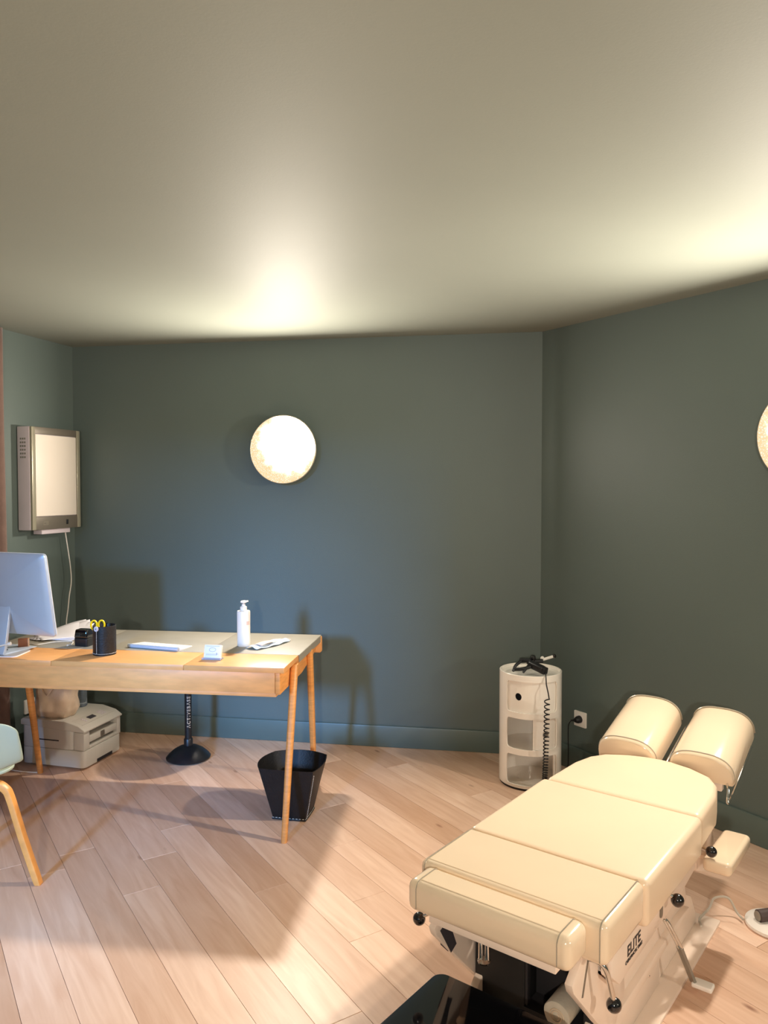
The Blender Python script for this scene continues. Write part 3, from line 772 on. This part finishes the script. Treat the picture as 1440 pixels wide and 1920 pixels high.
def door(name, t0, t1, z0, z1, hth, hz, label=None):
    m_ = MB(); framed(m_, t0, t1, z0, z1, (hth*RC, hz), .019, .019, .0189, RC-.014, RC-.0085)
    o = m_.build(name, M_whitec, cb, sharp=30)
    if label: o['label'] = label
door('door', R(-52), R(60), .387, .564, R(-23.6), .475, 'closed curved door with round finger hole')
arc_panel(dm := MB(), R(-50), R(-2), .396, .554, RC-.045, RC-.043); dm.build('interior_shade', M_dark, cb)  # dark sheet behind the finger hole, standing in for the shade inside
door('door', R(5), R(112), .202, .375, R(31), .288, 'half-open curved door with round finger hole')
door('door', R(51), R(158), .024, .189, R(80), .105, 'curved door slid open')

# ------------------------------------------------------------------ adjusting instrument and its coiled cord on the cabinet
dv = thing('adjusting_instrument', 'black handheld instrument with coiled cord lying on the round cabinet', 'instrument', (.765, 3.985, .5865), R(-11))
def bar(mb, p, q, w_, h_):
    p, q = Vector(p), Vector(q); t = (q-p).normalized(); s_ = t.cross(Vector((0, 0, 1))).normalized(); u_ = s_.cross(t)
    mb.loft([[c+s_*w_/2+u_*h_/2, c-s_*w_/2+u_*h_/2, c-s_*w_/2-u_*h_/2, c+s_*w_/2-u_*h_/2] for c in (p, q)])
b_ = MB(); bar(b_, (-.055, -.01, .045), (.005, -.03, .048), .038, .028); b_.build('motor_head', M_blackp, dv, bevel=.008)
b_ = MB(); bar(b_, (-.005, -.045, .040), (.066, -.112, .024), .040, .036); b_.build('grip', M_blackp, dv, bevel=.010)
b_ = MB(); bar(b_, (.052, -.098, .026), (.078, -.118, .019), .034, .034); b_.build('grip_cap', M_blackm, dv, bevel=.005)
MB().ball((.012, -.012, .062), .016).build('cam_knob', M_blackg, dv)
MB().tube([(-.05, -.03, .045), (-.075, -.06, .03), (-.088, -.085, .006)], [.009, .007], 10, sub=4).build('front_claw', M_blackp, dv)
MB().tube([(-.005, -.055, .035), (-.028, -.09, .016), (-.036, -.104, .006)], [.009, .006], 10, sub=4).build('trigger', M_blackp, dv)
MB().tube([(-.085, -.075, .012), (-.04, -.088, .020), (0, -.078, .030)], .009, 10, sub=4).build('lower_arm', M_blackp, dv)
MB().tube([(-.055, -.04, .036), (-.02, -.04, .040)], .004, 8).build('chrome_pin', M_chrome, dv)
MB().cyl((.02, -.02, .046), (.062, -.012, .048), .011, n=16).build('barrel', M_blackm, dv)
MB().ball((.060, .0, .060), .0105).build('white_knuckle', M_white, dv)
MB().cyl((.063, -.004, .054), (.112, .022, .066), .0072, n=16).build('white_shaft', M_white, dv)
MB().ball((.120, .026, .068), .0115).build('ball_tip', M_blackg, dv)
# cord
cpts = [(.074, -.118, .018), (.076, -.150, .005), (.078, -.182, -.03), (.088, -.190, -.075), (.092, -.190, -.10)]
for i in range(0, 32*12+1):
    t = i/(32*12.0)                      # 24 coils, spacing tightens towards the bottom
    ph = 2*math.pi*(32*t)
    zz = -.100-.46*(t if False else (1-(1-t)**1.9)*.98)
    rc = .0125-.002*t
    xx = .082-.012*t
    cpts.append((xx+rc*math.cos(ph), -.195+rc*math.sin(ph), zz))
cpts += [(.07, -.20, -.572), (.10, -.24, -.583), (.22, -.30, -.583)]
MB().tube(cpts, .0031, 7).build('coiled_cord', M_blackp, dv)

# ------------------------------------------------------------------ treatment table
tt = thing('treatment_table', 'cream padded chiropractic treatment table with black ball levers and ELITE lettering', 'treatment table', (.4639, 2.1007, 0), R(-37.6))
def cushion(name, poly2, z0, z1, bev, m=M_cream, seg=5, crown=0):
    mb = MB().prism(poly2, z0, z1)
    return mb.build(name, m, tt, bevel=bev, seg=seg, sharp=60)
# narrow roll at the foot end
cushion('foot_cushion', [(-.228, -.372), (.222, -.372), (.222, -.268), (-.228, -.268)], .450, .532, .022)
cushion('leg_cushion', [(-.263, -.262), (.263, -.262), (.263, -.004), (-.263, -.004)], .425, .530, .020)
cushion('pelvic_cushion', [(-.268, .002), (.268, .002), (.268, .500), (-.268, .500)], .398, .524, .018, M_cream2)
chest = [(-.262, .503), (.262, .503), (.252, .72), (.232, .81), (.195, .872), (.12, .918), (.05, .940), (0, .945), (-.05, .940), (-.12, .918), (-.195, .872), (-.232, .81), (-.252, .72)]
cushion('chest_cushion', chest, .402, .522, .022, M_cream2)
def frame_pipe(name, x, y0, y1, z0, z1, r=.0016, inset=.020):
    b = inset; e = .0004; pts = [(x, y0-e, z0+b*.6), (x, y0-e, (z0+z1)/2)]
    for i in range(9):
        a = R(180-90*i/8); pts.append((x, y0+b+(b+e)*math.cos(a), z1-b+(b+e)*math.sin(a)))
    pts.append((x, (y0+y1)/2, z1+e))
    for i in range(9):
        a = R(90-90*i/8); pts.append((x, y1-b+(b+e)*math.cos(a), z1-b+(b+e)*math.sin(a)))
    pts.append((x, y1+e, z1-b-.02))
    MB().tube(pts, r, 6).build(name, M_pipe, tt)
for x in (-.196, .190): frame_pipe('piping', x, -.372, -.268, .450, .532, inset=.022)
for x in (-.246, .246): frame_pipe('piping', x, -.262, -.004, .425, .530)
for y, z, xa, xb in ((-.352, .5322, -.196, .190), (-.243, .5302, -.246, .246)):
    MB().tube([(xa, y, z), ((xa+xb)/2, y, z), (xb, y, z)], .0012, 6).build('seam', M_cream, tt)
# head pads
def headpad(x0, x1, y0, z0, tilt, Lh=.345, Hh_=.105):
    wd = x1-x0; cxx = (x0+x1)/2; n = 22
    def prof(k, h): 
        out = [(-wd/2*k, 0)]
        for i in range(n+1):
            a = math.pi-math.pi*i/n; ex = .72
            out.append((wd/2*k*math.copysign(abs(math.cos(a))**ex, math.cos(a)), .018+(h-.018)*abs(math.sin(a))**.78*1.0))
        out.append((wd/2*k, 0)); return out
    Mh = Matrix.Translation((cxx, y0, z0)) @ Matrix.Rotation(tilt, 4, 'X')
    rings = []
    for y, k, h in ((0, .93, Hh_*.90), (.004, .965, Hh_*.95), (.018, .99, Hh_*.985), (.03, 1, Hh_), (Lh*.5, 1, Hh_*1.02), (Lh-.03, .99, Hh_), (Lh-.010, .975, Hh_*.97), (Lh-.002, .94, Hh_*.93), (Lh, .90, Hh_*.90)):
        rings.append([(a, y, b) for a, b in prof(k, h)])
    MB().loft(rings).build('head_cushion', M_cream, tt, M=Mh, sharp=60)
    for y, k, h in ((.018, .995, Hh_*.99),):
        MB().tube([(a, y, b+.0005) for a, b in prof(k, h)[1:-1]], .0017, 6).build('piping', M_cable, tt, M=Mh)
    MB().tube([(a, Lh-.012, b+.001) for a, b in prof(.985, Hh_*.98)[1:-1]], .0042, 6).build('chrome_trim', M_pipe, tt, M=Mh)
    MB().bx(-wd/2+.015, wd/2-.015, .03, Lh-.02, -.014, .0).build('pad_board', M_steelg, tt, M=Mh, bevel=.003)
headpad(-.252, -.022, .955, .470, R(17)); headpad(.024, .252, .955, .470, R(17))
MB().tube([(0, .93, .44), (0, .96, .475), (0, 1.25, .565)], .004, 8, sub=3).build('headpiece_rail', M_chrome, tt)
MB().cyl((-.03, 1.10, .465), (.03, 1.10, .465), .010, n=12).build('headpiece_axle', M_chrome, tt)
MB().bx(-.20, .20, 1.00, 1.03, .425, .455).bx(-.06, .06, .78, 1.22, .36, .40).bx(-.05, .05, 1.0, 1.03, .39, .43).build('headpiece_beam', M_steelw, tt, bevel=.004)
for xx in (-.14, .14): MB().tube([(xx, 1.02, .45), (xx, 1.07, .49)], .012, 10).build('pad_post', M_steelg, tt)
MB().tube([(.235, .93, .485), (.246, .895, .478), (.252, .862, .444), (.258, .885, .452), (.266, 1.00, .512), (.270, 1.085, .556), (.272, 1.12, .576)], .0042, 8, sub=4).build('pad_handle', M_chrome, tt)
# upper deck side panels, both sides
deck = [(-.155, .380), (-.155, .342), (-.102, .298), (-.066, .300), (.40, .314), (.545, .332), (.566, .366), (.508, .397), (-.068, .397), (-.113, .402)]
for x0, x1 in ((.205, .235), (-.235, -.205)):
    MB().prism(deck, x0, x1, 'yz').build('deck_panel', M_steelw, tt, bevel=.004, seg=2)
MB().bx(-.204, .204, -.10, .50, .31, .395).build('deck_frame', M_steelw, tt, bevel=.003, seg=2)
MB().bx(-.204, .204, .50, .78, .33, .395).build('chest_frame', M_steelw, tt, bevel=.003, seg=2)
Ml = Matrix.Translation((.2358, .0, .3485)) @ Matrix(((0, 0, 1, 0), (1, 0, 0, 0), (0, 1, 0, 0), (0, 0, 0, 1)))
text_mesh('lettering', 'ELITE', .040, M_black_ink, tt, Ml @ Matrix.Translation((-.005, .008, 0)), offset=.0006, space=1.05)
text_mesh('lettering', 'CHIROPRACTIC TABLE', .0125, M_black_ink, tt, Ml @ Matrix.Translation((-.005, -.016, 0)), offset=.0002, space=.95)
MB().prism(rrect(.200, .222, .328, .392, .010), .2345, .2375, 'yz').build('lever_slot', M_grey, tt)
# foot-end plates, both sides
plate = [(-.215, .430), (-.240, .432), (-.310, .388), (-.300, .365), (-.156, .215), (-.06, .12), (.03, .20), (.02, .296), (-.10, .296), (-.155, .342), (-.155, .38), (-.12, .415)]
for x0, x1 in ((.180, .200), (-.200, -.180)):
    MB().prism(plate, x0, x1, 'yz').build('foot_plate', M_steelw, tt, bevel=.002, seg=2)
MB().prism([(-.222, .415), (-.214, .412), (-.248, .330), (-.256, .333)], .1998, .2012, 'yz').build('lever_slot', M_grey, tt)
MB().prism([(-.262, .368), (-.222, .365), (-.196, .295), (-.215, .275), (-.25, .31)], -.2012, -.1998, 'yz').build('rating_sticker', M_screen, tt)
MB().bx(-.179, .179, -.262, -.245, .395, .425).bx(-.175, .175, -.345, -.06, .424, .446).build('foot_carrier', M_steelw, tt, bevel=.002, seg=2)
# inner face of the left plate carries a dark sticker seen from the camera
stk = MB().prism([(-.285, .372), (-.245, .385), (-.205, .300), (-.232, .288)], -.1802, -.1788, 'yz').build('rating_sticker', M_screen, tt)
# lower rails, base plate
MB().prism(rrect(-.23, .23, -.30, .887, .006), .0, .010).build('base_plate', M_steelw, tt, bevel=.001, seg=1)
for s in (1, -1):
    x0, x1 = sorted((s*.110, s*.172))
    MB().prism([(-.28, .010), (-.28, .09), (-.24, .124), (.395, .134), (.405, .125), (.405, .010)], x0, x1, 'yz').build('lower_rail', M_steelw, tt, bevel=.004, seg=2)
    x0, x1 = sorted((s*.09, s*.165))
    MB().prism([(.41, .010), (.41, .150), (.52, .172), (.67, .178), (.76, .130), (.82, .045), (.82, .010)], x0, x1, 'yz').build('rail_cover', M_steelw, tt, bevel=.004, seg=2)
    x0, x1 = sorted((s*.172, s*.198))
    MB().prism([(-.06, .125), (-.02, .158), (.50, .172), (.62, .165), (.62, .15), (.45, .146), (-.02, .118)], x0, x1, 'yz').build('slide_strip', M_steelw, tt, bevel=.003, seg=2)
    # chassis wall between rails and deck
    x0, x1 = sorted((s*.160, s*.178))
    MB().prism([(-.05, .135), (.03, .305), (.60, .325), (.66, .17), (.60, .14)], x0, x1, 'yz').build('chassis_panel', M_steelw, tt, bevel=.003, seg=2)
    # sloping strut towards the foot end
    x0, x1 = sorted((s*.150, s*.174))
    MB().prism([(-.02, .250), (.035, .215), (-.20, .035), (-.27, .055)], x0, x1, 'yz').build('strut', M_steelw, tt, bevel=.003, seg=2)
    # bracket for the arm rests and headpiece
    x0, x1 = sorted((s*.190, s*.204))
    MB().prism([(.67, .400), (.80, .400), (.815, .385), (.895, .295), (.850, .190), (.68, .262), (.655, .34)], x0, x1, 'yz').build('arm_bracket', M_steelw, tt, bevel=.003, seg=2)
    x0, x1 = sorted((s*.246, s*.334))
    MB().prism(rrect(x0, x1, .575, .845, .018, 4), .318, .360).build('arm_rest', M_cream, tt, bevel=.012, seg=4)
    x0, x1 = sorted((s*.20, s*.30))
    MB().bx(x0, x1, .69, .73, .302, .318).build('arm_rest_bar', M_steelw, tt, bevel=.002, seg=2)
MB().bx(-.10, .10, -.02, .55, .010, .31).build('lift_column', M_blackm, tt, bevel=.004, seg=2)
MB().bx(-.175, -.02, -.115, -.03, .03, .418).build('foot_column', M_blackm, tt, bevel=.004, seg=2)
MB().bx(-.02, .172, -.115, -.10, .33, .39).bx(.145, .172, -.115, -.03, .03, .39).bx(-.018, -.010, -.118, -.10, .05, .39).build('dark_crossbar', M_dark, tt, bevel=.002, seg=2)
MB().bx(-.018, .145, -.05, -.03, .03, .33).build('compartment_back', M_dark, tt)
MB().bx(-.018, .145, -.125, -.05, .140, .150).build('compartment_shelf', M_dark, tt)
for i, (xx, yy) in enumerate(((-.045, -.305), (-.030, -.300))):
    MB().cyl((xx, yy, .438), (xx, yy, .360), .006, n=12).build('release_rod', M_chrome, tt)
MB().lathe([(.001, 0), (.014, .0), (.017, .006), (.010, .012), (.001, .012)], 18).build('release_cap', M_chrome, tt, M=Matrix.Translation((-.037, -.303, .350)))
MB().lathe([(.001, 0), (.010, 0), (.012, .004), (.012, .012), (.001, .013)], 16).build('lock_bolt', M_brass, tt, M=Matrix.Translation((.200, -.105, .418)) @ Matrix.Rotation(R(90), 4, 'Y'))
for y, z in ((.26, .282), (.16, .262), (.30, .09)):
    MB().ball((.179 if z > .2 else .173, y, z), .005, 8).build('screw', M_chrome, tt)
# ball levers
MB().tube([(-.17, -.235, .405), (-.23, -.245, .385), (-.262, -.25, .365)], .0045, 10, sub=3).build('lever_rod', M_chrome, tt)
MB().ball((-.270, -.252, .358), .0175).build('lever_ball', M_blackg, tt)
MB().tube([(.196, -.218, .410), (.226, -.220, .412), (.242, -.214, .395), (.250, -.200, .345), (.252, -.190, .315)], .0065, 12, sub=5).build('lever_rod', M_chrome, tt)
MB().ball((.252, -.186, .300), .0185).build('lever_ball', M_blackg, tt)
MB().cyl((.232, .235, .392), (.258, .248, .378), .0055, n=12).build('lever_rod', M_chrome, tt)
MB().ball((.268, .252, .370), .0185).build('lever_ball', M_blackg, tt)
MB().cyl((.20, .62, .375), (.258, .592, .382), .0070, n=12).build('lever_rod', M_chrome, tt)
MB().ball((.272, .586, .383), .0175).build('lever_ball', M_blackg, tt)
# pedal lever
for dx in (0, .010): MB().tube([(.196+dx, .345, .252), (.206+dx, .352, .235), (.232+dx, .395, .150)], .0045, 8, sub=4).build('pedal_rod', M_chrome, tt)
b_ = MB(); bar(b_, (.234, .393, .155), (.262, .445, .030), .022, .010); b_.build('pedal_arm', M_steelg, tt, bevel=.002)
MB().prism(rrect(.258, .318, .430, .470, .006), .022, .036).build('pedal_tread', M_white, tt, bevel=.004)
def tw(b, a, z=0):        # table-local to world
    p = R(37.6); return (.4639+a*math.sin(p)+b*math.cos(p), 2.1007+a*math.cos(p)-b*math.sin(p), z)
rl = thing('paper_roll', 'rolled white paper towel stored under the foot end of the treatment table', 'paper roll', tw(.09, -.125, .1505+.036), R(-37.6))
m_ = MB()
m_.loft([[(.036*(1+.04*math.sin(3*t))*math.cos(t), y, .036*math.sin(t)) for t in [2*math.pi*i/28 for i in range(28)]] for y in (-.03, .07)], cap=True)
m_.build('rolled_sheet', M_towel, rl, bevel=.004, seg=2)
MB().tube([(.020*math.cos(t)*(1-t/22), -.0315, .020*math.sin(t)*(1-t/22)) for t in [i*.35 for i in range(40)]], .0014, 6).build('spiral_edge', M_canvas, rl)

# cable from the table to the pedal, and the pedal itself
tag(MB().tube([tw(.19, .79, .020), (1.114, 2.664, .016), (1.165, 2.706, .03), (1.189, 2.718, .06), (1.238, 2.718, .06), (1.260, 2.700, .02), (1.268, 2.665, .012)], .0042, 8, sub=8).build('pedal_cable', M_cable), 'grey cable running from the table base to the round foot control', 'cable')
fc = thing('foot_control', 'round white foot control with dark roller at the right frame edge', 'foot pedal', (1.368, 2.640, 0), R(-6))
MB().lathe([(.001, 0), (.092, 0), (.098, .006), (.096, .014), (.080, .022), (.001, .026)], 40).build('round_base', M_white, fc)
MB().cyl((-.060, -.008, .040), (.085, .030, .046), .021, n=24).build('roller', M_taupe, fc)
MB().cyl((-.064, -.009, .040), (-.059, -.0075, .040), .017, n=20).build('roller_cap', M_steelg, fc)

# black gloss low tray in front of the foot end
tr = thing('gloss_footstool', 'low black footstool with mirror-gloss top at the bottom frame edge', 'stool', tw(-.0, -.50), R(-37.6))
# local origin = table-local (0,-.50)
MB().prism(rrect(-.205, .180, -.30, .247, .032, 6), .214, .240).build('top_panel', M_glass, tr, bevel=.004, seg=3)
MB().tube([(x, y, .229) for x, y in rrect(-.206, .181, -.301, .248, .032, 6)], .0045, 8, closed=True).build('edge_trim', M_rim, tr)
for x in (-.17, .145):
    for y in (-.26, .10): MB().bx(x-.012, x+.012, y-.012, y+.012, .010 if y > -.02 else 0.0, .214).build('leg', M_blackm, tr, bevel=.002, seg=2)

# thin white cable on the floor by the printer
tag(MB().tube([(-2.02, 4.12, .004), (-1.96, 4.10, .004), (-1.88, 4.085, .004), (-1.835, 4.09, .004)], .003, 8, sub=5).build('floor_cable', M_white), 'thin white cable on the floor at the desk leg by the printer', 'cable')
